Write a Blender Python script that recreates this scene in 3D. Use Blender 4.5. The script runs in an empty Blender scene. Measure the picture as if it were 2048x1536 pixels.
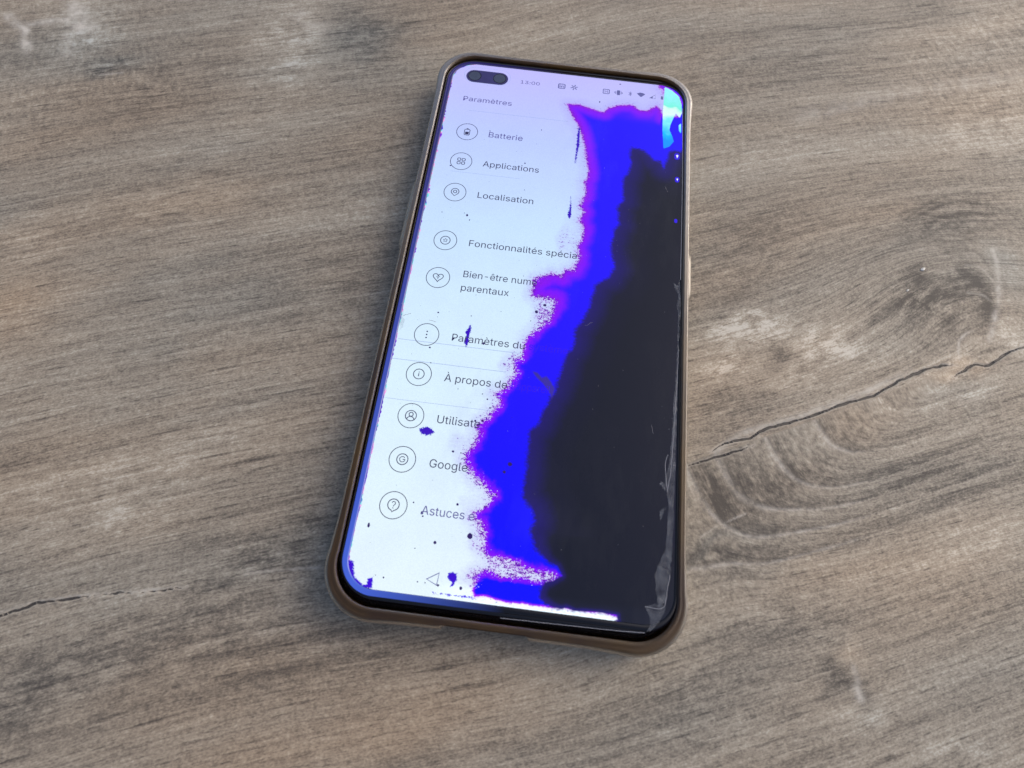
import bpy, bmesh, math, random
import numpy as np
from mathutils import Matrix, Vector

MM = 0.001                      # everything is written in millimetres and built in metres
scene = bpy.context.scene
COL = scene.collection

# ------------------------------------------------------------------ camera
cam_data = bpy.data.cameras.new("camera")
cam_data.sensor_width = 36.0
cam_data.lens = 21.48
cam_data.clip_start = 0.005
cam_data.clip_end = 50.0
cam = bpy.data.objects.new("camera", cam_data)
COL.objects.link(cam)
CAM = Vector((32.213, -156.971, 143.494))
R3 = Matrix(((0.99233393, -0.12207618, 0.01925571),
             (0.12018703, 0.91697217, -0.38041704),
             (0.02878291, 0.37981502, 0.92461456)))
cam.matrix_world = Matrix.Translation(CAM * MM) @ R3.to_4x4()
cam_data.dof.use_dof = True
cam_data.dof.focus_distance = 0.160
cam_data.dof.aperture_fstop = 19.0
scene.camera = cam

# ------------------------------------------------------------------ daylight
SUN_EL, SUN_AZ = math.radians(42), math.radians(62)
world = bpy.data.worlds.new("World")
scene.world = world
world.use_nodes = True
wn = world.node_tree
wn.nodes.clear()
sky = wn.nodes.new("ShaderNodeTexSky")
sky.sky_type = 'NISHITA'
sky.sun_disc = False
sky.sun_elevation = SUN_EL
sky.sun_rotation = SUN_AZ
sky.air_density = 1.0
sky.dust_density = 5.0
sky.ozone_density = 0.6
bg = wn.nodes.new("ShaderNodeBackground")
bg.inputs[1].default_value = 0.15
wo = wn.nodes.new("ShaderNodeOutputWorld")
wn.links.new(sky.outputs[0], bg.inputs[0])
wn.links.new(bg.outputs[0], wo.inputs[0])

sun_data = bpy.data.lights.new("sun", 'SUN')
sun_data.energy = 0.5
sun_data.angle = math.radians(46)
sun_data.color = (1.0, 0.94, 0.86)
sun = bpy.data.objects.new("sun", sun_data)
COL.objects.link(sun)
sd = Vector((math.sin(SUN_AZ) * math.cos(SUN_EL), math.cos(SUN_AZ) * math.cos(SUN_EL), math.sin(SUN_EL)))
sun.rotation_euler = sd.to_track_quat('Z', 'Y').to_euler()

scene.view_settings.view_transform = 'Standard'
scene.view_settings.look = 'None'
scene.view_settings.gamma = 1.0
scene.view_settings.exposure = 0.07
EM = 0.5 ** 0.07                   # keeps the panel at its own brightness at that exposure
scene.cycles.max_bounces = 10
scene.cycles.transmission_bounces = 8

# ------------------------------------------------------------------ traced outlines (mm, on the display or on the table)
TRACE = {
"bleed": [[34.6, -11.53], [36.38, -15.18], [38.42, -18.72], [39.14, -20.52], [40.24, -23.56], [41.09, -27.14], [42.0, -32.28], [42.79, -35.56], [42.7, -38.04], [42.02, -39.54], [42.55, -42.92], [42.18, -45.19], [41.28, -47.68], [42.5, -49.51], [41.65, -52.44], [42.91, -54.87], [42.62, -57.98], [41.25, -59.76], [42.01, -62.81], [41.93, -65.15], [41.13, -67.72], [39.39, -68.27], [38.27, -70.25], [35.76, -69.99], [34.07, -70.83], [31.94, -72.04], [31.51, -74.63], [31.5, -77.29], [34.29, -78.07], [37.24, -77.66], [37.08, -79.43], [36.2, -81.99], [35.81, -83.18], [34.83, -83.6], [33.91, -86.54], [31.91, -88.62], [31.22, -90.64], [31.26, -93.09], [30.72, -94.64], [29.11, -95.22], [29.05, -96.74], [29.77, -98.75], [28.83, -100.92], [27.93, -102.77], [27.14, -103.91], [25.64, -104.87], [27.0, -106.42], [26.71, -107.64], [25.52, -109.3], [23.98, -111.24], [22.68, -113.25], [23.18, -115.13], [22.6, -117.49], [21.3, -119.56], [20.98, -121.6], [22.38, -123.74], [24.25, -125.79], [26.68, -127.14], [28.23, -128.86], [26.88, -130.62], [24.93, -132.41], [24.24, -134.1], [26.57, -135.04], [27.16, -137.11], [26.84, -139.27], [28.61, -141.14], [30.01, -142.19], [32.58, -143.03], [38.36, -144.05], [42.43, -144.46], [42.48, -144.96], [36.86, -144.85], [32.13, -145.13], [30.35, -144.53], [27.36, -145.17], [26.02, -146.19], [27.11, -147.51], [26.72, -149.01], [27.5, -150.2], [29.23, -149.79], [32.59, -150.37], [37.49, -150.36], [42.18, -150.37], [48.37, -150.2], [50.17, -150.27], [54.58, -150.03], [55.88, -150.36], [57.35, -150.66], [57.09, -151.66], [74.28, -153.77], [76.78, -3.49], [68.32, -4.79], [67.68, -11.21], [63.01, -12.31], [62.51, -9.76], [60.99, -8.3], [59.83, -9.07], [58.56, -10.56], [56.5, -10.67], [54.99, -9.8], [53.85, -8.99], [49.82, -9.6], [47.05, -11.01], [45.75, -13.07], [42.77, -12.45], [38.4, -11.14]],
"corner_ink": [[61.06, 4.32], [61.52, -0.98], [62.72, -1.2], [62.77, -3.02], [63.3, -0.3], [65.52, -1.5], [67.55, -3.5], [68.34, -6.58], [68.53, -9.51], [68.47, -24.91], [76.72, -22.76], [73.76, 10.51]],
"black": [[69.6, -24.37], [68.47, -24.91], [67.32, -24.34], [65.98, -24.17], [65.16, -25.33], [64.84, -27.82], [63.93, -31.2], [63.02, -28.82], [60.84, -29.14], [59.68, -27.22], [56.81, -25.48], [54.6, -25.5], [54.19, -28.67], [54.64, -32.21], [53.67, -34.78], [52.97, -37.06], [52.59, -40.42], [53.33, -44.25], [51.39, -47.23], [52.09, -50.39], [52.52, -52.03], [51.51, -54.29], [50.97, -58.38], [51.19, -62.14], [51.64, -65.63], [50.6, -69.43], [47.23, -71.85], [46.96, -75.15], [46.21, -78.31], [45.15, -81.05], [44.69, -83.1], [43.18, -86.11], [43.33, -87.9], [42.05, -92.17], [41.15, -95.38], [40.3, -99.31], [39.66, -102.24], [38.46, -104.19], [37.69, -107.95], [36.62, -111.18], [35.0, -112.86], [35.28, -115.48], [34.93, -118.03], [34.94, -122.12], [34.99, -125.55], [35.04, -128.92], [37.21, -130.53], [38.14, -133.04], [37.45, -135.71], [38.43, -138.77], [40.88, -140.65], [43.89, -142.14], [45.03, -144.14], [41.69, -145.76], [40.75, -148.87], [42.14, -149.98], [48.41, -150.29], [57.32, -150.08], [58.28, -156.64], [76.31, -158.18], [79.58, -22.34]],
"gray": [[33.58, -97.72], [35.24, -98.02], [36.32, -99.16], [37.43, -98.65], [38.75, -100.1], [39.68, -101.73], [39.24, -104.6], [38.31, -102.68], [36.73, -100.88], [34.93, -99.35]],
"cyan": [[63.3, -0.3], [65.52, -1.5], [67.55, -3.5], [68.34, -6.58], [68.54, -9.91], [67.84, -11.96], [66.78, -10.08], [65.95, -12.64], [65.23, -15.06], [64.98, -17.01], [65.88, -19.34], [66.33, -21.15], [65.12, -23.19], [63.47, -24.18], [63.0, -17.31], [62.94, -9.58]],
"cyan2": [[67.66, -14.7], [68.31, -14.02], [68.44, -18.01], [67.77, -16.97]],
"purple": [[[-0.02, -146.15], [1.16, -146.21], [2.03, -149.15], [4.14, -150.59], [4.85, -150.51], [4.79, -149.21], [5.86, -148.78], [6.2, -151.43], [3.65, -151.25], [0.03, -149.2]], [[17.38, -87.4], [17.76, -88.46], [17.48, -90.44], [17.63, -92.31], [17.24, -93.76], [16.4, -92.18], [16.76, -90.54], [16.39, -89.62], [16.95, -88.57]], [[21.34, -146.05], [22.16, -145.85], [23.14, -146.04], [23.31, -147.13], [22.87, -148.39], [22.11, -148.88], [22.28, -147.96], [21.31, -147.17]], [[38.91, -19.41], [39.33, -20.11], [39.54, -26.45], [39.09, -33.25], [38.81, -33.29], [38.77, -28.4], [38.61, -22.86]], [[38.64, -44.68], [39.17, -48.49], [39.33, -51.29], [38.94, -52.26], [38.47, -51.75], [38.37, -50.27], [38.72, -48.05]], [[9.59, -115.57], [10.34, -115.23], [11.43, -114.85], [12.54, -115.19], [13.25, -115.94], [12.58, -116.76], [11.33, -116.92], [10.12, -116.59]], [[18.96, -150.16], [19.34, -150.51], [21.82, -150.31], [22.99, -150.46], [24.94, -150.22], [27.36, -150.32], [27.61, -150.58], [25.0, -150.61], [21.86, -150.6], [19.05, -150.65], [18.59, -150.41]]],
"zones": [[34.36, -81.24, 2.75, 3.67, -0.35, 1.5], [37.28, -143.88, 6.55, 0.81, -0.05, 1.3], [32.87, -142.58, 3.71, 1.22, -0.1, 1.2], [38.34, -59.22, 3.71, 6.22, -1.2, 1.7], [26.36, -138.17, 1.71, 3.12, -0.5, 1.3], [33.74, -72.68, 2.3, 1.48, 0.75, 1.1], [18.75, -117.15, 2.84, 2.37, -1.6, 1.3], [23.58, -130.38, 3.3, 2.18, -1.8, 1.3], [27.16, -97.12, 1.93, 1.83, -0.8, 1.2]],
"spots": [[11.69, -55.02, 0.306, 1.2], [10.88, -54.4, 0.118, 1], [12.51, -56.46, 0.118, 2], [4.89, -54.93, 0.141, 1], [8.95, -85.16, 0.235, 1], [17.2, -85.02, 0.188, 0.7], [33.15, -81.64, 0.424, 1], [35.02, -79.5, 0.376, 1], [32.0, -84.41, 0.141, 1], [8.52, -94.94, 0.235, 1], [9.45, -98.92, 0.153, 1], [16.94, -104.75, 0.118, 1], [23.76, -111.82, 0.271, 1], [25.06, -108.49, 0.212, 1], [24.14, -106.41, 0.188, 1], [22.84, -105.24, 0.141, 1], [22.13, -112.1, 0.271, 1], [18.16, -119.96, 0.306, 0.8], [20.01, -120.08, 0.212, 0.6], [31.32, -121.26, 0.494, 0.9], [30.26, -123.19, 0.353, 1], [21.01, -131.7, 0.282, 1], [11.42, -132.47, 0.188, 1], [13.62, -134.5, 0.306, 1.2], [13.94, -135.17, 0.188, 1], [2.77, -138.46, 0.259, 2.2], [17.48, -140.33, 0.341, 1.1], [24.68, -138.04, 0.635, 1], [13.49, -142.04, 0.165, 0.6], [8.06, -148.71, 0.188, 1], [6.31, -148.42, 0.118, 1], [15.23, -148.68, 0.153, 1], [16.81, -148.68, 0.141, 1], [19.58, -148.85, 0.259, 1], [24.37, -148.85, 0.353, 1], [25.01, -35.24, 0.224, 1], [17.67, -37.13, 0.153, 1], [13.8, -25.08, 0.176, 1], [49.89, -1.24, 0.259, 0.8], [28.75, -71.73, 0.118, 1], [22.81, -73.76, 0.141, 1], [21.25, -92.13, 0.259, 1.4], [24.35, -82.76, 0.094, 1], [28.34, -22.52, 0.153, 1.4], [17.51, -78.93, 0.094, 1.4], [8.97, -86.44, 0.094, 1], [25.92, -44.48, 0.141, 1], [44.25, -9.26, 0.188, 1.8], [4.64, -39.05, 0.259, 0.8], [5.38, -39.3, 0.153, 1], [29.09, -128.45, 0.188, 1]],
"texts": [["Paramètres", 4.43, -14.69, 18.72, -14.7, 1], ["Batterie", 13.66, -27.54, 23.36, -27.29, 1], ["Applications", 13.46, -38.16, 29.13, -37.97, 1], ["Localisation", 13.53, -49.0, 28.73, -48.83, 1], ["Fonctionnalités spécia", 13.53, -64.8, 41.82, -64.55, 1], ["Bien-être numé", 13.49, -74.26, 32.35, -74.07, 1], ["parentaux", 13.47, -78.28, 25.66, -78.1, 1], ["Paramètres du", 13.44, -92.5, 31.28, -92.27, 1], ["À propos de", 13.31, -103.3, 28.32, -103.08, 1], ["Utilisate", 13.38, -113.74, 23.3, -113.66, 1], ["Google", 13.39, -124.25, 21.96, -124.21, 1], ["Astuces e", 13.45, -134.96, 25.08, -134.57, 1], ["13:00", 20.29, -5.39, 26.0, -5.51, 1], ["système", 32.32, -92.4, 41.84, -92.2, 0], ["l'appareil", 29.36, -103.23, 38.62, -103.02, 0]],
"icons": [[7.4, -26.34], [7.33, -37.12], [7.29, -47.91], [7.23, -63.72], [7.21, -75.19], [7.16, -91.57], [7.14, -102.17], [7.19, -112.74], [7.18, -123.2], [7.19, -133.6]],
"status": [[32.59, -4.72], [36.32, -4.65], [45.9, -4.8], [49.55, -4.75], [53.06, -4.67], [56.26, -4.63], [59.69, -4.8], [62.52, -4.87]],
"back": [[16.99, -147.91], [19.43, -146.39], [19.27, -148.88]],
"dividers": [[[6.77, -18.5], [35.45, -17.92]], [[0.49, -93.71], [31.34, -93.48]], [[-0.32, -98.95], [27.62, -98.91]], [[0.4, -109.11], [25.73, -109.15]], [[4.95, -41.83], [24.15, -39.88]]],
"pill": [6.36, -4.58, 14.04, -4.62],
"drops": [[67.35, -26.54], [67.53, -34.84], [67.42, -48.91]],
"chips": [[[68.72, -67.36], [68.37, -69.21], [67.2, -68.63], [67.61, -70.21], [68.28, -71.61], [68.44, -73.36], [67.95, -74.88], [68.37, -77.0], [68.43, -87.52], [68.09, -95.61], [67.83, -100.82], [67.57, -110.8], [67.11, -116.23], [66.29, -119.83], [66.1, -121.12], [66.82, -123.19], [67.11, -125.96], [67.02, -131.46], [66.69, -135.76], [65.47, -138.53], [64.59, -141.21], [64.9, -144.21], [65.53, -147.61], [66.95, -146.45], [67.87, -140.81], [68.3, -130.21], [68.53, -113.08], [68.8, -87.47], [69.07, -73.27]], [[62.82, -147.75], [64.88, -146.9], [66.97, -147.24], [66.8, -148.44], [65.62, -150.82], [64.02, -152.35], [63.31, -152.63], [63.88, -151.22], [63.73, -149.79]], [[65.16, -127.76], [65.8, -127.01], [66.79, -126.67], [65.64, -129.02], [65.32, -129.5]], [[64.87, -121.62], [65.41, -120.86], [66.21, -121.33], [66.48, -123.23], [65.67, -122.09]], [[-0.47, -82.87], [0.64, -86.73], [0.56, -87.59], [1.2, -88.35], [1.1, -90.46], [0.32, -91.53], [-0.01, -88.51]]],
"cracks": [[[68.8, -87.47], [68.42, -100.74], [67.69, -116.74], [66.82, -123.19]], [[66.79, -122.06], [66.22, -116.93], [66.84, -114.49]], [[0.51, -87.31], [1.16, -86.8], [2.33, -86.36]], [[66.97, -147.24], [65.74, -147.88], [62.82, -147.75]], [[67.87, -140.81], [66.97, -147.14]], [[68.66, -8.12], [68.99, -31.17], [68.98, -67.32]], [[7.04, -87.55], [8.84, -87.86]], [[33.22, -153.6], [43.51, -153.41], [55.84, -153.16], [63.01, -152.86]]],
"crack": [[[[79.55, -109.55], [83.26, -106.75], [89.5, -104.51], [93.32, -101.65], [98.41, -99.66], [103.56, -97.38], [108.78, -94.8], [114.07, -92.06], [121.37, -89.02], [127.65, -84.55], [131.84, -82.0], [136.75, -79.33], [141.55, -77.67], [144.89, -77.22]], 0.55], [[[143.01, -80.93], [146.68, -78.29], [149.62, -76.3], [152.92, -76.15], [156.68, -73.45], [159.72, -71.26], [165.58, -68.38], [174.55, -63.83]], 0.55], [[[73.22, -114.03], [79.54, -111.2], [85.08, -108.83], [90.69, -106.18]], 0.5], [[[-80.69, -169.15], [-73.44, -165.86], [-68.89, -163.68], [-66.15, -162.31], [-59.07, -160.62], [-55.05, -159.5]], 0.5], [[[-54.45, -159.33], [-50.94, -158.58], [-46.71, -157.96]], 0.58], [[[-45.82, -157.95], [-40.49, -156.56], [-35.88, -155.26]], 0.52]],
"light": [[[[145.86, -75.2], [145.89, -72.54], [146.77, -69.42], [149.19, -66.82], [150.64, -66.17]], 0.7, 0.8], [[[160.92, -38.48], [161.43, -43.52], [160.32, -51.93], [157.44, -61.85], [154.95, -68.31]], 1.6, 0.8], [[[152.06, -44.83], [156.23, -45.09], [159.08, -48.84]], 0.6, 0.5], [[[151.27, -54.0], [155.37, -54.23], [157.75, -56.31]], 0.6, 0.5], [[[77.16, -130.43], [81.84, -126.95], [87.78, -123.62]], 0.4, 0.6], [[[80.78, -109.39], [87.03, -104.05], [94.62, -100.42], [104.92, -95.72], [120.9, -87.41], [132.06, -80.25]], 1.6, 0.6], [[[-149.65, 9.21], [-146.05, 6.72], [-141.53, 3.95], [-139.66, -0.35], [-136.77, -4.41]], 3, 1.0], [[[-143.24, 6.0], [-135.43, 9.13], [-127.97, 11.27]], 2.6, 1.0], [[[-130.04, 16.44], [-125.78, 9.96], [-122.56, 8.13]], 6, 1.0], [[[-56.76, 24.62], [-48.58, 18.75]], 6, 0.4], [[[-128.35, 6.04], [-124.02, -4.64]], 4, 0.35], [[[-46.82, -157.66], [-41.67, -156.39]], 0.5, 0.9], [[[-73.74, -165.19], [-68.21, -162.67], [-59.27, -160.13], [-54.18, -158.88]], 0.4, 0.5], [[[-24.2, -151.15], [-16.77, -149.37], [-8.11, -147.76]], 0.5, 0.7], [[[108.36, 5.21], [124.7, 11.95], [141.57, 19.97], [186.26, 34.72]], 6, 0.3], [[[110.7, -157.94], [111.56, -160.04]], 1.6, 1.0], [[[110.63, -154.03], [111.22, -156.9]], 1.2, 0.7], [[[-110.92, -11.35], [-104.52, -9.28]], 0.8, 0.5], [[[-47.05, -137.41], [-79.78, -151.76]], 0.3, 0.15]],
"dark": [[[[151.65, -47.4], [155.94, -50.91], [157.18, -57.18], [154.81, -65.29]], 5, 0.75], [[[138.58, -50.88], [130.63, -59.25], [122.87, -68.12]], 2.5, 0.5], [[[146.97, -50.53], [138.76, -59.72], [130.68, -70.1]], 2.5, 0.45], [[[153.25, -54.53], [145.0, -63.55], [137.06, -72.24]], 2.5, 0.4], [[[98.09, -79.73], [103.17, -82.68], [101.61, -87.17]], 4, 0.5], [[[141.5, -28.91], [151.15, -22.95], [163.08, -22.15]], 1.2, 0.6], [[[142.49, -32.35], [153.58, -26.26], [163.92, -25.69]], 1.2, 0.6], [[[136.81, -31.38], [146.77, -22.66], [156.29, -18.48], [166.73, -18.28]], 1.0, 0.5], [[[92.59, -104.63], [92.0, -111.11], [95.13, -117.52]], 1.0, 0.4], [[[80.75, -113.81], [80.47, -121.2], [83.03, -125.63]], 1.0, 0.4], [[[107.23, -98.77], [105.9, -103.55], [109.1, -107.0]], 1.0, 0.4], [[[75.42, -131.79], [82.94, -132.55], [95.74, -130.05]], 1.2, 0.5], [[[-87.39, -134.83], [-81.71, -131.29], [-74.72, -127.65], [-67.52, -124.2]], 0.5, 0.6], [[[-45.17, -136.0], [-35.8, -131.83], [-23.23, -125.34], [-7.74, -118.96]], 0.5, 0.6], [[[-47.14, -122.81], [-34.9, -118.66], [-21.54, -113.01], [-6.14, -106.32]], 0.5, 0.6], [[[132.81, -52.5], [140.81, -44.73], [151.44, -39.82], [156.97, -40.76], [159.38, -47.14]], 1, 0.4], [[[149.34, -34.91], [154.93, -35.87]], 1, 0.5], [[[-52.01, -178.24], [-42.05, -173.75], [-35.52, -171.06]], 0.6, 0.5], [[[77.25, -158.52], [88.13, -153.24], [99.31, -148.02]], 0.6, 0.5], [[[90.94, -165.51], [103.87, -160.67], [113.87, -156.1]], 0.6, 0.5], [[[82.43, -174.26], [96.02, -168.61], [108.84, -164.33]], 0.6, 0.5], [[[-44.82, -9.7], [-34.49, 0.5], [-19.74, 7.21]], 1, 0.3], [[[-28.01, -35.13], [-19.01, -28.05], [-9.23, -23.67]], 0.5, 0.4]],
"blobs": [[90.38, -72.86, 13.6, 3.93, 0.42, 0.2], [82.22, -86.21, 9.2, 3.97, 0.36, 0.2], [110.13, -76.63, 12.15, 5.18, 0.34, 0.15], [101.61, -87.17, 7.89, 3.54, 0.2, 0.1], [98.02, -81.2, 5.33, 3.63, -0.28, 0], [87.23, -94.65, 11.61, 5.42, -0.2, 0], [138.99, -58.1, 12.71, 8.04, -0.4, 0.1], [154.66, -54.33, 4.27, 9.81, -0.45, -0.1], [147.19, -29.89, 16.57, 7.31, -0.15, -0.6], [163.92, -41.48, 4.4, 8.69, 0.05, -0.7], [159.92, -63.06, 5.58, 10.99, 0.28, 0], [134.36, -72.61, 10.92, 4.54, 0.05, -0.2], [145.35, -78.47, 9.42, 2.08, 0.1, 1.2], [141.59, -86.07, 15.88, 5.68, 0.12, -0.6], [114.83, -97.78, 10.25, 4.03, -0.05, 0.7], [103.94, -110.83, 11.15, 3.77, -0.28, 0.3], [91.45, -119.81, 10.89, 4.78, -0.25, 0.3], [81.8, -131.56, 9.36, 1.81, -0.15, -0.7], [80.71, -119.97, 6.04, 7.13, -0.22, 0.3], [132.13, -108.47, 18.75, 3.83, -0.15, -0.2], [86.34, -135.49, 13.92, 2.22, -0.1, -0.2], [-36.0, 18.39, 13.05, 15.77, -0.2, -1.2], [-52.48, 11.14, 12.85, 13.33, 0.3, -0.2], [-56.13, -2.86, 14.06, 10.61, 0.12, -0.2], [-124.47, 6.66, 12.65, 13.77, 0.3, -0.5], [-128.91, -14.14, 18.21, 16.95, 0.02, -0.4], [-105.67, -3.98, 24.87, 8.78, -0.1, -0.2], [-107.94, -6.54, 10.79, 3.52, -0.2, -0.7], [-135.97, 2.52, 10.96, 9.2, -0.2, 0], [-74.76, -56.53, 22.31, 8.68, 0.15, 0.7], [-106.76, -73.05, 16.05, 9.96, 0.15, 0.5], [-101.6, -94.34, 15.27, 11.99, 0.1, 0.8], [-52.8, -71.97, 22.94, 12.66, -0.12, -0.3], [-45.62, -104.04, 27.53, 9.56, 0.0, 0.6], [-79.37, -119.31, 15.57, 10.47, 0.12, 0.2], [-17.91, -145.14, 17.97, 6.53, -0.25, -0.6], [-52.95, -143.92, 16.86, 6.8, 0.12, 0], [-35.36, -165.15, 18.01, 5.97, -0.22, 0], [-59.24, -178.63, 14.23, 7.55, -0.22, -0.4], [-17.95, -168.95, 20.99, 6.68, -0.05, 0.3], [16.01, -178.89, 30.66, 5.26, 0, 0.3], [24.96, -170.5, 20.94, 4.6, -0.15, 0.2], [108.37, -157.73, 2.82, 3.5, -0.4, -0.4], [111.35, -150.95, 2.44, 1.83, 0.22, 0.6], [111.05, -163.14, 4.28, 3.77, 0.25, -0.3], [94.98, -146.27, 18.03, 5.17, -0.14, -0.1], [134.51, -166.84, 9.54, 3.71, 0.22, -0.3], [117.88, -128.19, 23.75, 5.71, 0.02, 0.4], [142.24, -120.52, 12.1, 7.15, 0.12, 0.1], [116.79, -7.86, 18.89, 15.66, -0.02, -0.1], [161.44, 44.9, 35.15, 21.51, 0.12, 0], [91.31, -39.68, 23.51, 10.38, -0.12, -0.1], [88.01, -58.74, 22.51, 6.42, -0.05, 0.6], [164.28, 11.57, 19.73, 12.85, 0.08, 0.6], [9.33, 32.79, 50.93, 9.45, 0.06, 0.2], [103.14, 28.67, 27.08, 13.61, -0.08, -0.2], [157.01, 61.51, 10.82, 7.79, -0.15, -0.1]],
"crumbs": [[139.72, -48.07], [134.49, -55.68]]}

HD = 9.4                        # height of the display above the table
W, H = 68.8, 151.3              # display size
DX0, DX1, DY0, DY1 = 0.0, W, -H, 0.0

# ------------------------------------------------------------------ helpers
def mesh_obj(name, verts, faces, mat, parent=None, smooth=False):
    me = bpy.data.meshes.new(name)
    me.from_pydata([(v[0] * MM, v[1] * MM, v[2] * MM) for v in verts], [], faces)
    me.update()
    if smooth:
        me.polygons.foreach_set('use_smooth', [True] * len(me.polygons))
    o = bpy.data.objects.new(name, me)
    if mat: me.materials.append(mat)
    COL.objects.link(o)
    if parent is not None: o.parent = parent
    return o

def thing(name, label, cat, loc=(0, 0, 0)):
    o = bpy.data.objects.new(name, None)
    o.empty_display_size = 0.02
    COL.objects.link(o)
    o.location = [c * MM for c in loc]
    o['label'] = label; o['category'] = cat
    return o

class NT:
    """small node-tree writer"""
    def __init__(s, name):
        s.m = bpy.data.materials.new(name); s.m.use_nodes = True
        s.t = s.m.node_tree; s.t.nodes.clear()
        s.out = s.t.nodes.new("ShaderNodeOutputMaterial")
    def put(s, sock, v):
        if isinstance(v, bpy.types.NodeSocket): s.t.links.new(v, sock)
        elif v is not None:
            if hasattr(sock.default_value, '__len__') and not hasattr(v, '__len__'): v = (v, v, v)
            if hasattr(v, '__len__') and len(sock.default_value) == 4 and len(v) == 3: v = (*v, 1)
            sock.default_value = v
    def m2(s, op, a, b=None, c=None, clamp=False):
        n = s.t.nodes.new("ShaderNodeMath"); n.operation = op; n.use_clamp = clamp
        s.put(n.inputs[0], a)
        if b is not None: s.put(n.inputs[1], b)
        if c is not None: s.put(n.inputs[2], c)
        return n.outputs[0]
    def attr(s, name, out='Fac'):
        n = s.t.nodes.new("ShaderNodeAttribute"); n.attribute_name = name
        return n.outputs[out]
    def mapr(s, v, a, b, c=0.0, d=1.0, smooth=False):
        n = s.t.nodes.new("ShaderNodeMapRange"); n.clamp = True
        if smooth: n.interpolation_type = 'SMOOTHSTEP'
        for i, x in enumerate((v, a, b, c, d)): s.put(n.inputs[i], x)
        return n.outputs[0]
    def mix(s, f, a, b, mode='MIX'):
        n = s.t.nodes.new("ShaderNodeMix"); n.data_type = 'RGBA'; n.blend_type = mode
        s.put(n.inputs[0], f); s.put(n.inputs[6], a); s.put(n.inputs[7], b)
        return n.outputs[2]
    def noise(s, vec, scale, detail=2.0, rough=0.5, dist=0.0, out=0):
        n = s.t.nodes.new("ShaderNodeTexNoise")
        s.put(n.inputs['Vector'], vec); s.put(n.inputs['Scale'], scale)
        s.put(n.inputs['Detail'], detail); s.put(n.inputs['Roughness'], rough); s.put(n.inputs['Distortion'], dist)
        return n.outputs[out]
    def vmul(s, v, k):
        n = s.t.nodes.new("ShaderNodeVectorMath"); n.operation = 'MULTIPLY'
        s.put(n.inputs[0], v); s.put(n.inputs[1], k)
        return n.outputs[0]
    def vadd(s, v, k):
        n = s.t.nodes.new("ShaderNodeVectorMath"); n.operation = 'ADD'
        s.put(n.inputs[0], v); s.put(n.inputs[1], k)
        return n.outputs[0]
    def obj(s):
        n = s.t.nodes.new("ShaderNodeTexCoord"); return n.outputs['Object']
    def ramp(s, f, stops):
        n = s.t.nodes.new("ShaderNodeValToRGB"); cr = n.color_ramp
        while len(cr.elements) < len(stops): cr.elements.new(0.5)
        for e, (p, c) in zip(cr.elements, stops): e.position = p; e.color = (*c, 1)
        s.put(n.inputs[0], f); return n.outputs[0]
    def bump(s, h, strength, dist, normal=None):
        n = s.t.nodes.new("ShaderNodeBump"); s.put(n.inputs['Height'], h)
        n.inputs['Strength'].default_value = strength; n.inputs['Distance'].default_value = dist
        if normal is not None: s.put(n.inputs['Normal'], normal)
        return n.outputs[0]
    def bsdf(s, **k):
        n = s.t.nodes.new("ShaderNodeBsdfPrincipled")
        for a, v in k.items(): s.put(n.inputs[a.replace('_', ' ')], v)
        s.t.links.new(n.outputs[0], s.out.inputs[0])
        return n

def srgb(r, g, b):
    return tuple(((c / 255) / 12.92 if c / 255 < 0.04045 else ((c / 255 + 0.055) / 1.055) ** 2.4) for c in (r, g, b))

# signed distance to a closed outline (positive inside) and distance to an open line, on point arrays
def seg_dist(px, py, ax, ay, bx, by):
    dx, dy = bx - ax, by - ay
    t = np.clip(((px - ax) * dx + (py - ay) * dy) / (dx * dx + dy * dy + 1e-12), 0, 1)
    return np.hypot(px - ax - t * dx, py - ay - t * dy)
def poly_sdf(px, py, pts):
    d = np.full(px.shape, 1e9); ins = np.zeros(px.shape, bool)
    n = len(pts)
    for i in range(n):
        ax, ay = pts[i]; bx, by = pts[(i + 1) % n]
        d = np.minimum(d, seg_dist(px, py, ax, ay, bx, by))
        if ay != by:
            c = ((ay > py) != (by > py)) & (px < (bx - ax) * (py - ay) / (by - ay) + ax)
            ins ^= c
    return np.where(ins, d, -d)
def line_dist(px, py, pts, reach=6.0):
    d = np.full(px.shape, 99.0)
    P = np.array(pts)
    m = (px > P[:, 0].min() - reach) & (px < P[:, 0].max() + reach) & (py > P[:, 1].min() - reach) & (py < P[:, 1].max() + reach)
    if not m.any(): return d
    x, y = px[m], py[m]; q = d[m]
    for i in range(len(pts) - 1): q = np.minimum(q, seg_dist(x, y, *pts[i], *pts[i + 1]))
    d[m] = q
    return d
def smooth_line(pts, n=6):
    P = [np.array(p, float) for p in pts]
    if len(P) < 3: return [tuple(p) for p in P]
    P = [2 * P[0] - P[1]] + P + [2 * P[-1] - P[-2]]
    out = []
    for i in range(1, len(P) - 2):
        for k in range(n):
            t = k / n
            out.append(tuple(0.5 * (2 * P[i] + (P[i + 1] - P[i - 1]) * t + (2 * P[i - 1] - 5 * P[i] + 4 * P[i + 1] - P[i + 2]) * t * t + (3 * P[i] - P[i - 1] - 3 * P[i + 1] + P[i + 2]) * t ** 3)))
    out.append(tuple(P[-2]))
    return out
def wave(x, y, seed, scale):
    """cheap smooth noise in -1..1 from a sum of sines"""
    r = random.Random(seed); s = 0
    for k in range(6):
        a = r.uniform(0, 6.283); f = r.uniform(0.6, 1.6) / scale
        s = s + np.sin((x * math.cos(a) + y * math.sin(a)) * f * 6.283 + r.uniform(0, 6.283))
    return s / 3.0
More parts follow.
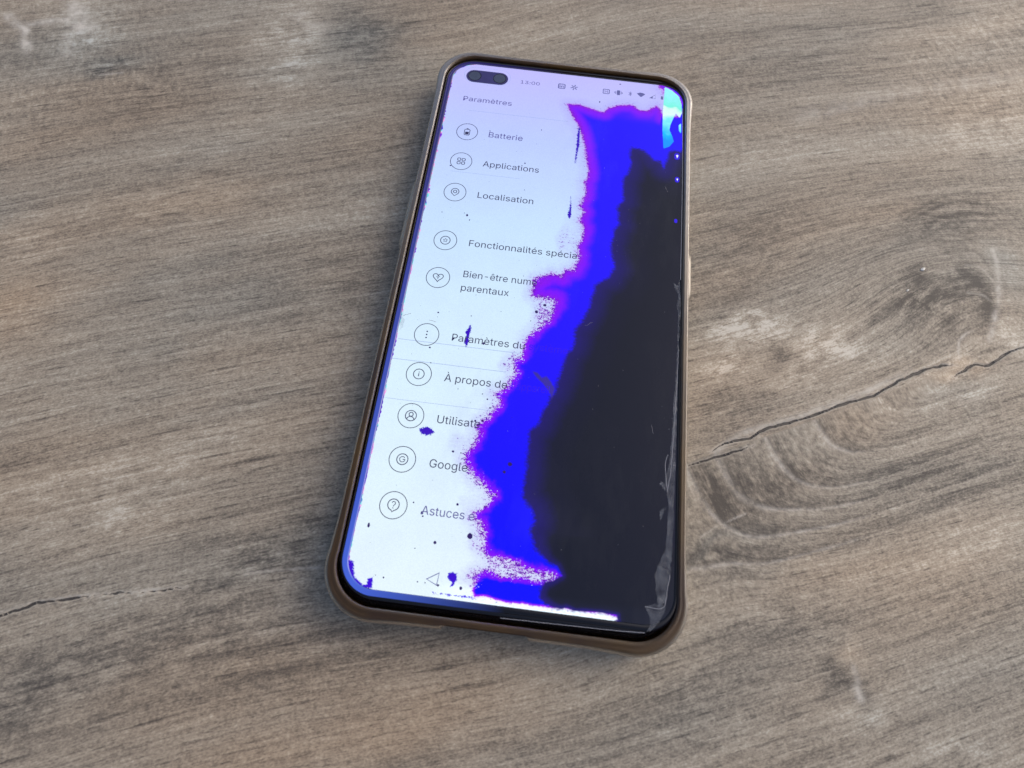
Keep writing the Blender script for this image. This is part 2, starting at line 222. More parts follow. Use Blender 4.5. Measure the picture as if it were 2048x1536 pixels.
def ragged(pts, amp, seed, step=1.2):
    """jitter a line with a coherent small-scale wobble"""
    r = random.Random(seed); out = []
    for i in range(len(pts) - 1):
        a, b = pts[i], pts[i + 1]; L = math.dist(a, b); n = max(1, int(L / step))
        for k in range(n):
            t = k / n; out.append((a[0] + (b[0] - a[0]) * t + r.uniform(-amp, amp), a[1] + (b[1] - a[1]) * t + r.uniform(-amp, amp)))
    out.append(pts[-1]); return out

def set_attr(me, name, arr):
    a = me.attributes.new(name, 'FLOAT', 'POINT'); a.data.foreach_set('value', np.ascontiguousarray(arr, dtype=np.float32))

def grid_mesh(name, X, Y, Z, keep=None):
    ny, nx = X.shape
    co = np.stack([X, Y, Z], -1).reshape(-1, 3) * MM
    idx = np.arange(nx * ny).reshape(ny, nx)
    q = np.stack([idx[:-1, :-1], idx[:-1, 1:], idx[1:, 1:], idx[1:, :-1]], -1).reshape(-1, 4)
    me = bpy.data.meshes.new(name)
    me.vertices.add(len(co)); me.vertices.foreach_set('co', co.ravel().astype(np.float32))
    me.loops.add(q.size); me.loops.foreach_set('vertex_index', q.ravel().astype(np.int32))
    me.polygons.add(len(q)); me.polygons.foreach_set('loop_start', (np.arange(len(q)) * 4).astype(np.int32))
    me.polygons.foreach_set('use_smooth', np.ones(len(q), bool))
    me.update(calc_edges=True); me.validate()
    return me

# ------------------------------------------------------------------ table top
def axis(lo, hi, step, far, n):
    inner = np.arange(lo, hi + step, step)
    g = np.geomspace(1, far, n) - 1
    return np.concatenate([(lo - step - g * 6)[::-1], inner, hi + step + g * 6])
def make_table():
    xs = axis(-162, 200, 0.46, 60, 26); ys = axis(-200, 85, 0.46, 60, 26)
    X, Y = np.meshgrid(xs, ys)
    sh = X.shape; x, y = X.ravel(), Y.ravel()
    th = math.radians(20.5)
    u = x * math.cos(th) + y * math.sin(th); v = -x * math.sin(th) + y * math.cos(th)
    v = v + 3.2 * wave(u, v * 0.6, 3, 260) + 0.5 * wave(u, v, 5, 110)
    v = v - 13 * np.exp(-(((x - 152) / 34) ** 2 + ((y + 52) / 22) ** 2))
    v = v + 4 * np.exp(-(((x + 5) / 40) ** 2 + ((y - 20) / 25) ** 2))
    # cathedral figure: growth rings that meet the long check at right angles
    ax, ay, ex, ey = 73.46, -113.5, 0.8958, 0.4444
    s = (x - ax) * ex + (y - ay) * ey; n = (x - ax) * ey - (y - ay) * ex
    b = np.interp(s, [-30, 0, 8, 22, 36, 56, 75, 100], [30, 26, 22.6, 19, 13.2, 6.4, 1.5, 0])
    npos = np.maximum(n, 0)
    G = (npos ** 4 + b ** 4) ** 0.25
    fade = np.clip((s + 45) / 40, 0, 1)
    v = v - np.where(n > 0, (G - npos) * fade, 0)
    ring = np.where(n > 0, np.clip((G - npos) / (0.35 * G + .5), 0, 1) * fade, 0) * np.clip(n / 1.5, 0, 1)
    # traced checks, pale and dark lines, stains
    crack = np.full(x.shape, 9.0)
    for i, (pts, w) in enumerate(TRACE['crack']):
        pl = ragged(smooth_line(pts), 0.16, i); d = line_dist(x, y, pl)
        P0, P1 = pl[0], pl[-1]
        taper = np.clip(np.minimum(np.hypot(x - P0[0], y - P0[1]), np.hypot(x - P1[0], y - P1[1])) / 4.5, 0.2, 1)
        wv = 1.0 * w * taper * (0.95 + 0.25 * wave(x, y, 40 + i, 9))
        crack = np.minimum(crack, d - wv / 2 - 0.02)
    def strokes(key, seed):
        acc = np.zeros(x.shape)
        for i, (pts, w, a) in enumerate(TRACE[key]):
            d = line_dist(x, y, ragged(smooth_line(pts), 0.06 * w, seed + i), reach=4 * w + 2)
            acc = np.maximum(acc, a * np.exp(-(d / (w * 0.5)) ** 2) * (0.75 + 0.35 * wave(x, y, seed + 9 * i, 7)))
        return np.clip(acc, 0, 1)
    light = strokes('light', 100); dark = strokes('dark', 300)
    tone = np.zeros(x.shape); hue = np.zeros(x.shape)
    wx = x + 2.5 * wave(x, y, 61, 22); wy = y + 1.6 * wave(x, y, 62, 13)
    # stains run along the grain: compare in a frame turned with it
    for (cx, cy, rx, ry, t, h) in TRACE['blobs']:
        c, s_ = math.cos(th), math.sin(th)
        du = (wx - cx) * c + (wy - cy) * s_; dv = -(wx - cx) * s_ + (wy - cy) * c
        g = np.exp(-((du / rx) ** 2 + (dv / ry) ** 2))
        tone += t * g; hue += h * g
    arcs = [0.5, 6.4, 13.2, 19.0, 22.6, 26.0, 30.0]
    for a0, a1 in zip(arcs[:-1], arcs[1:]):
        t = (a1 - G) / (a1 - a0); m = (t > 0) & (t <= 1) & (n > 0)
        wgt = fade * np.clip((95 - s) / 40, 0, 1) * np.clip(n / 1.0, 0, 1)
        light = np.maximum(light, 0.5 * np.exp(-((G - a1) / 0.24) ** 2) * (n > 0) * fade * np.clip((a1 * -0.9 + 62 - s) / 10, 0, 1) * (0.8 + 0.3 * wave(x, y, int(a1), 9)))
        tone += np.where(m, (-0.24 * (1 - t) ** 1.3 + 0.10 * t) * wgt, 0)
    tone += 0.07 * wave(u, v * 2.5, 71, 120)
    hue += 0.35 * wave(u, v * 2.0, 72, 150)
    z = -0.45 * np.clip(-crack / 0.2 + 0.3, 0, 1)
    me = grid_mesh("table_top", X, Y, z.reshape(sh))
    set_attr(me, "along", u * MM); set_attr(me, "across", v * MM)
    for k, a in (("crack", crack), ("light", light), ("dark", dark), ("tone", tone), ("hue", hue), ("ring", ring)): set_attr(me, k, a)
    return me

def wood_material():
    N = NT("weathered_wood")
    cx = N.t.nodes.new("ShaderNodeCombineXYZ")
    N.put(cx.inputs[0], N.attr("along")); N.put(cx.inputs[1], N.attr("across"))
    P = cx.outputs[0]                                           # metres along / across the grain
    O = N.obj()
    warp = N.noise(N.vmul(P, (30, 90, 1)), 1.0, 2)
    P2 = N.vadd(P, N.vmul(N.vadd(N.noise(N.vmul(P, (22, 60, 1)), 1.0, 2, out=1), (-.5, -.5, -.5)), (0.0, 0.0012, 0)))
    bands = N.noise(N.vmul(P2, (3.5, 80, 1)), 1.0, 3, 0.55)      # wide growth bands
    lines = N.noise(N.vmul(P2, (11, 420, 1)), 1.0, 4, 0.62)     # thin grain lines
    fine = N.noise(N.vmul(P2, (75, 1500, 1)), 1.0, 3, 0.6)      # fibres
    pore = N.noise(N.vmul(P2, (70, 900, 1)), 1.0, 2, 0.5)
    long_ = N.noise(N.vmul(P2, (9, 260, 1)), 1.0, 3, 0.5, out=0)
    grit = N.noise(N.vmul(P, (1500, 2600, 1)), 1.0, 2, 0.6)
    grit2 = N.noise(N.vmul(O, (1, 1, 1)), 650, 3, 0.6)
    saw = N.noise(N.vmul(P, (620, 260, 1)), 1.0, 2, 0.5)        # chatter across the grain
    sawmask = N.mapr(N.noise(N.vmul(P, (8, 14, 1)), 1.0, 1), 0.5, 0.68)
    # value 0..1
    ring = N.m2('MULTIPLY', N.attr("ring"), 0.6)
    iso = N.noise(O, 2300, 3, 0.65)
    lerp = lambda a, b: N.m2('MULTIPLY_ADD', N.m2('SUBTRACT', b, a), ring, a)
    fine = lerp(fine, iso); grit = lerp(grit, grit2); lines = lerp(lines, N.noise(N.vmul(P2, (2, 330, 1)), 1.0, 2, 0.5))
    calm = N.m2('SUBTRACT', 1.0, ring)
    v = N.m2('MULTIPLY_ADD', N.m2('SUBTRACT', bands, 0.5), 0.55, 0.52)
    v = N.m2('MULTIPLY_ADD', N.m2('SUBTRACT', lines, 0.5), 0.5, v)
    v = N.m2('MULTIPLY_ADD', N.m2('SUBTRACT', fine, 0.5), 0.66, v)
    v = N.m2('MULTIPLY_ADD', N.m2('SUBTRACT', grit, 0.5), 0.85, v)
    v = N.m2('MULTIPLY_ADD', N.m2('SUBTRACT', grit2, 0.5), 0.55, v)
    sw = N.m2('MULTIPLY', N.m2('SUBTRACT', saw, 0.5), sawmask)
    v = N.m2('MULTIPLY_ADD', sw, 0.55, v)
    mott = N.noise(N.vmul(P, (130, 300, 1)), 1.0, 6, 0.75)
    v = N.m2('MULTIPLY_ADD', N.m2('MULTIPLY', N.attr("tone"), N.mapr(mott, .40, .60, .05, 1.95)), 0.85, v)
    pm = N.m2('MULTIPLY', N.mapr(pore, 0.62, 0.74), calm)
    streak = N.mapr(long_, 0.64, 0.72)
    brk = N.mapr(N.noise(N.vmul(P, (45, 300, 1)), 1.0, 2), 0.45, 0.6)
    dash = N.mapr(N.noise(N.vmul(P, (230, 2300, 1)), 1.0, 2, .5), .6, .7)
    dash = N.m2('MULTIPLY', dash, calm)
    streak = N.m2('MULTIPLY', N.m2('MULTIPLY', streak, brk), calm)
    v = N.m2('MULTIPLY_ADD', pm, -0.25, v)
    v = N.m2('MULTIPLY_ADD', dash, -0.24, v)
    v = N.m2('MULTIPLY_ADD', streak, -0.3, v)
    v = N.m2('MULTIPLY_ADD', N.attr("dark"), -0.4, v)
    base = N.ramp(v, [(0.0, srgb(72, 67, 62)), (0.28, srgb(107, 100, 91)), (0.5, srgb(139, 130, 117)), (0.72, srgb(162, 154, 140)), (1.0, srgb(194, 190, 180))])
    # hue drifts: warm pinkish brown <-> blue green grey
    hn = N.noise(N.vmul(P, (9, 34, 1)), 1.0, 3, 0.55)
    h = N.m2('MULTIPLY_ADD', N.m2('SUBTRACT', hn, 0.5), 3.2, N.attr("hue"))
    warm = N.mapr(h, 0.0, 1.5, 0, 0.75); cool = N.mapr(h, 0.0, -1.3, 0, 0.85)
    base = N.mix(warm, base, N.mix(1.0, base, (1.16, 0.97, 0.80), 'MULTIPLY'))
    base = N.mix(cool, base, N.mix(1.0, base, (0.83, 0.96, 1.08), 'MULTIPLY'))
    lbrk = N.mapr(N.noise(O, 420, 3, .6), .38, .55, .5, 1.0)
    base = N.mix(N.m2('MULTIPLY', N.m2('MULTIPLY', N.attr("light"), lbrk), 0.95), base, srgb(196, 192, 184))
    cr = N.mapr(N.attr("crack"), 0.07, -0.07)
    lip = N.m2('MULTIPLY', N.mapr(N.attr("crack"), 0.5, 0.1), N.m2('SUBTRACT', 1.0, cr))
    base = N.mix(N.m2('MULTIPLY', lip, 0.34), base, srgb(188, 182, 172))
    base = N.mix(N.m2('MULTIPLY', cr, 0.92), base, N.mix(grit2, srgb(30, 30, 34), srgb(70, 68, 68)))
    hgt = N.m2('MULTIPLY_ADD', fine, 0.4, N.m2('MULTIPLY', lines, 0.5))
    hgt = N.m2('MULTIPLY_ADD', grit2, 0.45, hgt)
    hgt = N.m2('MULTIPLY_ADD', grit, 0.2, hgt)
    hgt = N.m2('MULTIPLY_ADD', streak, -0.5, N.m2('MULTIPLY_ADD', pm, -0.3, hgt))
    hgt = N.m2('MULTIPLY_ADD', cr, -1.2, hgt)
    hgt = N.m2('MULTIPLY_ADD', sw, 0.8, hgt)
    nrm = N.bump(hgt, 0.6, 0.0003)
    rough = N.mapr(v, 0.2, 0.9, 0.66, 0.5)
    N.bsdf(Base_Color=base, Roughness=rough, Normal=nrm, **{'Specular IOR Level': 0.5})
    return N.m

table_me = make_table()
table_me.materials.append(wood_material())
table = bpy.data.objects.new("table", table_me)
COL.objects.link(table)
table['label'] = "weathered grey brown wooden table with dark cracks and a knot, under the phone"
table['category'] = "table"

# ------------------------------------------------------------------ outline sweeps
def rrect(x0, x1, y0, y1, r, ncorner=14, nside=40, nlong=90):
    """points and outward normals round a rounded rectangle, anticlockwise from the lower left"""
    pts = []
    def side(ax, ay, bx, by, nx, ny, n):
        for k in range(n): pts.append((ax + (bx - ax) * k / n, ay + (by - ay) * k / n, nx, ny))
    def corner(cx, cy, a0):
        for k in range(ncorner):
            a = math.radians(a0 + 90 * k / ncorner); pts.append((cx + r * math.cos(a), cy + r * math.sin(a), math.cos(a), math.sin(a)))
    side(x0 + r, y0, x1 - r, y0, 0, -1, nside); corner(x1 - r, y0 + r, -90)
    side(x1, y0 + r, x1, y1 - r, 1, 0, nlong); corner(x1 - r, y1 - r, 0)
    side(x1 - r, y1, x0 + r, y1, 0, 1, nside); corner(x0 + r, y1 - r, 90)
    side(x0, y1 - r, x0, y0 + r, -1, 0, nlong); corner(x0 + r, y0 + r, 180)
    return pts
def sweep(name, path, profile, mat, parent, closed=True, warp=None, cap_last=False, smooth=True):
    verts, faces = [], []
    n, m = len(path), len(profile)
    for i, (px, py, nx, ny) in enumerate(path):
        for j, (o, z) in enumerate(profile):
            if warp: o2, z2 = warp(px, py, nx, ny, o, z, j)
            else: o2, z2 = o, z
            verts.append((px + nx * o2, py + ny * o2, z2))
    for i in range(n):
        for j in range(m if closed else m - 1):
            a, b = i * m + j, i * m + (j + 1) % m
            c, d = ((i + 1) % n) * m + (j + 1) % m, ((i + 1) % n) * m + j
            faces.append((a, d, c, b))
    if cap_last: faces.append([i * m + m - 1 for i in range(n)])
    return mesh_obj(name, verts, faces, mat, parent, smooth)

# ------------------------------------------------------------------ materials of the phone
def plain(name, col, rough, **k):
    N = NT(name); g = N.noise(N.obj(), 900, 2)
    N.bsdf(Base_Color=N.mix(N.mapr(g, .3, .7), tuple(c * .85 for c in col), col), Roughness=N.mapr(g, .3, .7, rough * .9, rough * 1.1), **k)
    return N.m
M_frame = plain("dark_metal_frame", (0.012, 0.012, 0.016), 0.28, Metallic=0.4)
M_black = plain("black_border_glass", (0.004, 0.004, 0.007), 0.06, **{'Specular IOR Level': 0.55})
M_lens = plain("front_camera_lens", (0.05, 0.065, 0.12), 0.15)
M_hole = plain("camera_window", (0.035, 0.03, 0.15), 0.2)

def case_material():
    N = NT("yellowed_clear_plastic")
    O = N.obj()
    n1 = N.noise(O, 55, 3); n2 = N.noise(O, 700, 2)
    col = N.mix(N.mapr(n1, .3, .7), (0.062, 0.038, 0.032), (0.15, 0.088, 0.026))
    b = N.bsdf(Base_Color=col, Roughness=N.mapr(n2, .3, .7, .40, .52), IOR=1.40, **{'Transmission Weight': 0.6, 'Specular IOR Level': 0.22})
    tr = N.t.nodes.new("ShaderNodeBsdfTranslucent"); N.put(tr.inputs[0], col)
    mx = N.t.nodes.new("ShaderNodeMixShader"); mx.inputs[0].default_value = 0.12
    N.t.links.new(b.outputs[0], mx.inputs[1]); N.t.links.new(tr.outputs[0], mx.inputs[2]); N.t.links.new(mx.outputs[0], N.out.inputs[0])
    return N.m
M_case = case_material()

def screen_tint(N, ycoord):
    """panel white from top (lavender) to bottom (pale blue), viewing-angle tint painted into the emission"""
    t = N.mapr(ycoord, -0.150, 0.0)
    return N.ramp(t, [(0.0, srgb(230, 246, 255)), (0.3, srgb(218, 241, 255)), (0.62, srgb(200, 227, 255)), (0.82, srgb(188, 205, 255)), (1.0, srgb(192, 188, 255))])

def display_material():
    N = NT("broken_display")
    O = N.obj()
    sx = N.t.nodes.new("ShaderNodeSeparateXYZ"); N.t.links.new(O, sx.inputs[0])
    Y = sx.outputs[1]
    white = screen_tint(N, Y)
    soft = N.noise(O, 55, 3, 0.6); grain = N.noise(N.vmul(O, (1, 1.25, 1)), 3400, 1, 0.5)
    grain2 = N.noise(N.vmul(O, (0.8, 1.25, 1)), 1500, 2, 0.6)
    speck = N.m2('ADD', N.m2('MULTIPLY', N.m2('SUBTRACT', grain, 0.5), 3.4), N.m2('MULTIPLY', N.m2('SUBTRACT', grain2, 0.5), 3.2))
    w = N.attr("bleed"); rag = N.attr("rag")
    lobe = N.m2('MULTIPLY', N.m2('SUBTRACT', N.noise(N.vmul(O, (1, .8, 1)), 420, 3, 0.65), 0.5), 2.2)
    w = N.m2('MULTIPLY_ADD', lobe, rag, w)
    wn_ = N.m2('MULTIPLY_ADD', speck, rag, w)
    botm = N.m2('MULTIPLY', N.mapr(Y, -0.1478, -0.149), N.mapr(sx.outputs[0], .018, .030))
    # faint lavender bruises in the white
    br = N.m2('MULTIPLY', N.mapr(N.noise(N.vmul(O, (1, .55, 1)), 90, 3, .6), .55, .75), N.mapr(w, -12, -1))
    haze = N.mapr(N.m2('MULTIPLY_ADD', N.m2('SUBTRACT', grain2, .5), 3.0, w), -3.2, -0.2)
    white = N.mix(N.m2('MULTIPLY', br, 0.3), white, srgb(160, 165, 235))
    white = N.mix(N.m2('MULTIPLY', N.m2('MULTIPLY', haze, 0.42), N.m2('SUBTRACT', 1.0, botm)), white, srgb(170, 160, 245))
    white = N.mix(N.m2('MULTIPLY', N.mapr(soft, .45, .7), 0.10), white, srgb(172, 180, 240))
    # ink colours by depth into the bleed
    vw = N.attr("violet")
    k = N.m2('DIVIDE', N.m2('MULTIPLY_ADD', N.m2('SUBTRACT', soft, 0.5), 1.0, w), vw)
    ink = N.ramp(k, [(0.0, srgb(96, 0, 175)), (0.2, srgb(132, 0, 240)), (0.5, srgb(118, 0, 255)), (0.8, srgb(70, 0, 255)), (1.0, srgb(34, 0, 255))])
    blue = N.mix(N.mapr(Y, -0.145, -0.09), srgb(0, 0, 255), srgb(28, 0, 255))
    ink = N.mix(N.mapr(k, 0.8, 1.15), ink, blue)
    ink = N.mix(N.attr("stripe"), ink, srgb(110, 0, 250))
    # pink sparkle on the fringe
    edge = N.m2('MULTIPLY', N.mapr(N.m2('ABSOLUTE', wn_), 0.55, 0.0), N.mapr(N.m2('ABSOLUTE', w), 2.2, 0.2))
    col = N.mix(N.mapr(wn_, -0.02, 0.05), white, ink)
    col = N.mix(N.m2('MULTIPLY', edge, 0.38), col, srgb(205, 60, 235))
    dk = N.m2('MULTIPLY', N.mapr(speck, 0.55, 0.8), N.mapr(N.m2('ABSOLUTE', w), 1.6, 0.3))
    col = N.mix(N.m2('MULTIPLY', dk, 0.7), col, srgb(52, 10, 120))
    # dead black, with part of its bluish sky reflection put into the emission
    bl = N.m2('MULTIPLY_ADD', N.m2('SUBTRACT', soft, 0.5), 1.6, N.attr("black"))
    bl = N.m2('MULTIPLY_ADD', N.m2('SUBTRACT', grain2, 0.5), 1.6, bl)
    dead = N.mapr(bl, -0.8, 0.6, 0, 1, True)
    glow = N.mapr(bl, 0.0, 5.5)
    black = N.mix(glow, (0.012, 0.006, 0.15), (0.006, 0.007, 0.026))
    black = N.mix(N.mapr(bl, 3.0, 11.0), black, (0.0045, 0.0065, 0.015))
    col = N.mix(dead, col, black)
    gr = N.mapr(N.m2('MULTIPLY_ADD', N.m2('SUBTRACT', grain2, .5), .4, N.attr("gray")), -0.1, 0.3)
    col = N.mix(N.m2('MULTIPLY', gr, 0.93), col, srgb(58, 44, 150))
    # cyan pane in the corner
    cy = N.mapr(N.attr("cyan"), -0.08, 0.08)
    cyc = N.ramp(N.mapr(N.m2('MULTIPLY_ADD', N.m2('SUBTRACT', N.noise(O, 260, 2), .5), .009, Y), -0.022, -0.003), [(0.0, srgb(0, 150, 255)), (0.2, srgb(0, 190, 255)), (0.42, srgb(130, 240, 255)), (0.55, srgb(225, 255, 250)), (0.66, srgb(215, 255, 245)), (0.74, srgb(120, 245, 225)), (1.0, srgb(150, 245, 255))])
    col = N.mix(cy, col, cyc)
    # colour fringe down the left edge
    le = N.mapr(N.attr("leftedge"), 0.02, -0.05)
    fr = N.ramp(N.noise(N.vmul(O, (0, 1, 0)), 130, 2), [(0.3, srgb(70, 0, 190)), (0.45, srgb(120, 0, 220)), (0.5, srgb(255, 170, 235)), (0.56, srgb(120, 240, 240)), (0.62, srgb(60, 10, 200))])
    col = N.mix(le, col, fr)
    pr = N.mapr(N.m2('MULTIPLY_ADD', speck, 0.25, N.attr("purple")), -0.05, 0.1)
    col = N.mix(pr, col, N.mix(N.mapr(Y, -0.15, -0.14), srgb(60, 0, 215), srgb(54, 0, 190)))
    pix = N.noise(N.vmul(O, (1, 1, 1)), 6000, 0)
    st = N.m2('MULTIPLY', N.mapr(pix, 0.3, 0.7, 0.97 * EM, 1.06 * EM), N.m2('MULTIPLY_ADD', botm, 0.3, 1.0))
    sm = N.m2('MULTIPLY', N.mapr(N.noise(N.vmul(O, (1, .35, 1)), 70, 4, .7), .5, .75), N.mapr(N.noise(O, 18, 2), .42, .6))
    N.bsdf(Base_Color=N.mix(sm, (0.004, 0.004, 0.008), (0.013, 0.0135, 0.017)), Roughness=N.mapr(sm, 0, 1, .04, .10), Emission_Color=col, Emission_Strength=st, **{'Specular IOR Level': 0.22})
    return N.m

def print_material(name, col, strength=1.0):
    """what the panel shows where it is dark: a dim flat colour under the same gloss"""
    N = NT(name)
    N.bsdf(Base_Color=(0.006, 0.006, 0.012), Roughness=0.05, Emission_Color=col, Emission_Strength=strength * EM, **{'Specular IOR Level': 0.3})
    return N.m
M_text = print_material("menu_text_ink", srgb(46, 46, 84))
M_text_top = print_material("menu_text_dim", srgb(84, 80, 150))
M_text_faint = print_material("menu_text_faint", srgb(44, 0, 238))
M_rule = print_material("menu_rule", srgb(160, 178, 228))
M_spot = print_material("ink_spot", srgb(44, 22, 96))
M_badge = print_material("status_icon_blue", srgb(96, 98, 160))
M_white = print_material("pixel_white", (1.0, 1.0, 1.0))
M_halo = print_material("pixel_blue", srgb(40, 0, 225))

# ------------------------------------------------------------------ the phone
phone = thing("smartphone", "smartphone with broken screen, lit menu at left and black and blue bleed at right", "phone", (0, 0, 0))

GX0, GX1, GY0, GY1, GR = -1.55, 68.75, -153.0, 2.0, 8.4
def make_display():
    step = 0.3
    xs = np.arange(0, W + step * .9, step); ys = np.arange(-H, step * .9, step)
    X, Y = np.meshgrid(xs, ys)
    # rounded corners: pull the grid in along each row
    R = 6.3
    dy = np.minimum(Y - (-H), 0 - Y)
    inset = np.where(dy < R, R - np.sqrt(np.clip(R * R - (R - np.clip(dy, 0, R)) ** 2, 0, None)), 0)
    X = inset + X * (W - 2 * inset) / xs.max()
    Y = Y * (H / abs(ys.min())) if ys.min() != 0 else Y
    me = grid_mesh("display", X, Y, np.full(X.shape, HD))
    x, y = X.ravel(), Y.ravel()
    bleed = np.maximum(poly_sdf(x, y, ragged(TRACE['bleed'], 0.12, 5, .8)), poly_sdf(x, y, TRACE['corner_ink']))
    bleed = np.clip(bleed, -20, 20)
    rag = 0.55 + 0.7 * np.clip((-y - 60) / 40, 0, 1) + 0.25 * (wave(x, y, 9, 14) > 0.3)
    rag = np.where(y > -20, 0.3, rag)
    for (cx, cy, rx, ry, tgt, rg) in TRACE['zones']:
        g = np.exp(-(((x - cx) / rx) ** 2 + ((y - cy) / ry) ** 2) ** 1.5)
        bleed = bleed * (1 - g) + np.where(np.abs(bleed) < 7, tgt, bleed) * g
        rag = rag * (1 - g) + rg * g
    rag = np.where(y < -148.3, 0.12, rag)
    rag = rag * np.clip(1.6 - np.abs(bleed) / 4, 0.0, 1)
    black = poly_sdf(x, y, ragged(TRACE['black'], 0.35, 8, 1.5))
    black = np.where(black > 0, black * (1 + 6 * np.clip((x - 40) / 8, 0, 1) * np.clip((-135 - y) / 6, 0, 1)), black)
    violet = np.interp(y, [-151, -147.5, -146, -120, -90, -75, -50, -20, 0], [0.5, 0.5, 2.4, 2.6, 2.8, 4.6, 3.9, 4.2, 3.6])
    violet = np.where((x > 62.5) & (y > -26), 0.7, violet)
    stripe = 0.9 * np.exp(-((y + 13.6) / 1.4) ** 2) * np.clip((x - 40) / 6, 0, 1) * np.clip((64 - x) / 2, 0, 1) * (0.6 + 0.4 * wave(x, y, 3, 20))
    cyan = np.maximum(poly_sdf(x, y, TRACE['cyan']), poly_sdf(x, y, TRACE['cyan2']))
    gray = poly_sdf(x, y, TRACE['gray'])
    left = x - inset.ravel()
    amp = np.interp(y, [-150, -110, -80, -60, -45, -25, -12, 0], [.18, .22, .2, .25, .5, .45, .25, .3])
    le = left - amp * (0.55 + 0.7 * wave(x * 0, y, 17, 4) + 0.5 * wave(x * 0, y, 18, 1.4))
    purple = np.full(x.shape, -9.0)
    for pl in TRACE['purple']: purple = np.maximum(purple, poly_sdf(x, y, pl))
    for k, a in (("bleed", bleed), ("rag", rag), ("black", black), ("violet", violet), ("stripe", stripe), ("cyan", cyan), ("gray", gray), ("leftedge", le), ("purple", purple)):
        set_attr(me, k, a)
    me.materials.append(display_material())
    o = bpy.data.objects.new("display", me); COL.objects.link(o); o.parent = phone
    return o
make_display()

gpath = rrect(GX0, GX1, GY0, GY1, GR)
# black printed border and the curved edge of the cover glass
edge_prof = [(-3.2, HD - 0.35), (-3.2, HD - 0.04), (-0.4, HD - 0.04), (0.12, HD - 0.07), (0.42, HD - 0.3), (0.62, HD - 0.75), (0.62, HD - 1.1)]
sweep("glass_border", gpath, edge_prof, M_black, phone)
body_prof = [(0.62, HD - 1.15), (0.9, HD - 1.3), (1.25, HD - 2.2), (1.35, HD - 4), (1.1, HD - 6), (0.4, HD - 7.2), (-1.5, HD - 7.8)]
def edge_bloom_material():
    """camera bloom painted as blue emission on the glass border, next to the lit pixels"""
    N = NT("painted_edge_bloom"); O = N.obj()
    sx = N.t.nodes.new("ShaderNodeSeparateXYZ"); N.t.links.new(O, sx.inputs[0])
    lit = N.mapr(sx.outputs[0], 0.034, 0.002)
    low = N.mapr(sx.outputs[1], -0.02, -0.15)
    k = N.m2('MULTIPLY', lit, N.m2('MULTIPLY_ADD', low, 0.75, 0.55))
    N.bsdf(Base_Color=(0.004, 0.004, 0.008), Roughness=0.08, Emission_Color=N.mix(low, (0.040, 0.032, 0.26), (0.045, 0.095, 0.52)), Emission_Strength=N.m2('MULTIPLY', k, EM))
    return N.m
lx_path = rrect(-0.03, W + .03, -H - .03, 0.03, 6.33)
sweep("edge_bloom_ring", lx_path, [(0.0, HD - .03), (0.0, HD - .02), (0.45, HD - .02), (1.3, HD - .03), (1.3, HD - .045)], edge_bloom_material(), phone)  # ring added over the border to carry the painted bloom
fo = sweep("metal_frame", gpath, body_prof, M_frame, phone, closed=False, cap_last=True)
# hidden plate under the display closes the body
sweep("panel_back", gpath, [(-2.0, HD - 0.5), (0.2, HD - 1.12)], M_frame, phone, closed=False)

# ---- camera window with two lenses
def disc_verts(cx, cy, rx, ry, z, n=28):
    return [(cx + rx * math.cos(2 * math.pi * k / n), cy + ry * math.sin(2 * math.pi * k / n), z) for k in range(n)]
ax, ay, bx, by = TRACE['pill']
PR = 2.45
def stadium(x0, x1, y, r, n=14):
    pts = [(x1 + r * math.cos(math.radians(a)), y + r * math.sin(math.radians(a))) for a in np.linspace(-90, 90, n)]
    pts += [(x0 + r * math.cos(math.radians(a)), y + r * math.sin(math.radians(a))) for a in np.linspace(90, 270, n)]
    return pts
ym = (ay + by) / 2
def ribbon(pts, w, z, closed):
    """flat line of width w along points -> verts, faces"""
    n = len(pts); vs, fs = [], []
    for i in range(n):
        if closed: p, q = pts[i - 1], pts[(i + 1) % n]
        else: p, q = pts[max(i - 1, 0)], pts[min(i + 1, n - 1)]
        dx, dy = q[0] - p[0], q[1] - p[1]; L = math.hypot(dx, dy) or 1
        nx, ny = -dy / L * w / 2, dx / L * w / 2
        vs += [(pts[i][0] + nx, pts[i][1] + ny, z), (pts[i][0] - nx, pts[i][1] - ny, z)]
    for i in range(n if closed else n - 1):
        a, b = 2 * i, 2 * ((i + 1) % n)
        fs.append((a, a + 1, b + 1, b))
    return vs, fs
class Flat:
    def __init__(s): s.v, s.f = [], []
    def add(s, vf):
        k = len(s.v); s.v += vf[0]; s.f += [tuple(i + k for i in f) for f in vf[1]]; return s
    def line(s, pts, w, z, closed=False): return s.add(ribbon(pts, w, z, closed))
    def fill(s, pts, z): return s.add(([(p[0], p[1], z) for p in pts], [tuple(range(len(pts)))]))
    def build(s, name, mat, parent): return mesh_obj(name, s.v, s.f, mat, parent)
# raised moulding round the hole: outer ring of the cut out, the dark window, two lenses
st = stadium(ax, bx, ym, PR)
cw = Flat().fill(st, HD + 0.035).build("camera_window", M_hole, phone)
Flat().line(stadium(ax - .1, bx + .1, ym + .55, PR + .55), 0.1, HD + 0.02, True).build("window_ring", M_rule, cw)
for lx in (ax + .1, bx - .1):
    le = Flat().fill([p[:2] for p in disc_verts(lx, ym + .1, 1.75, 1.75, 0)], HD + 0.05).build("lens", M_lens, cw)
    Flat().line([p[:2] for p in disc_verts(lx, ym + .1, 1.85, 1.85, 0)], 0.2, HD + 0.06, True).build("lens_ring", M_black, le)

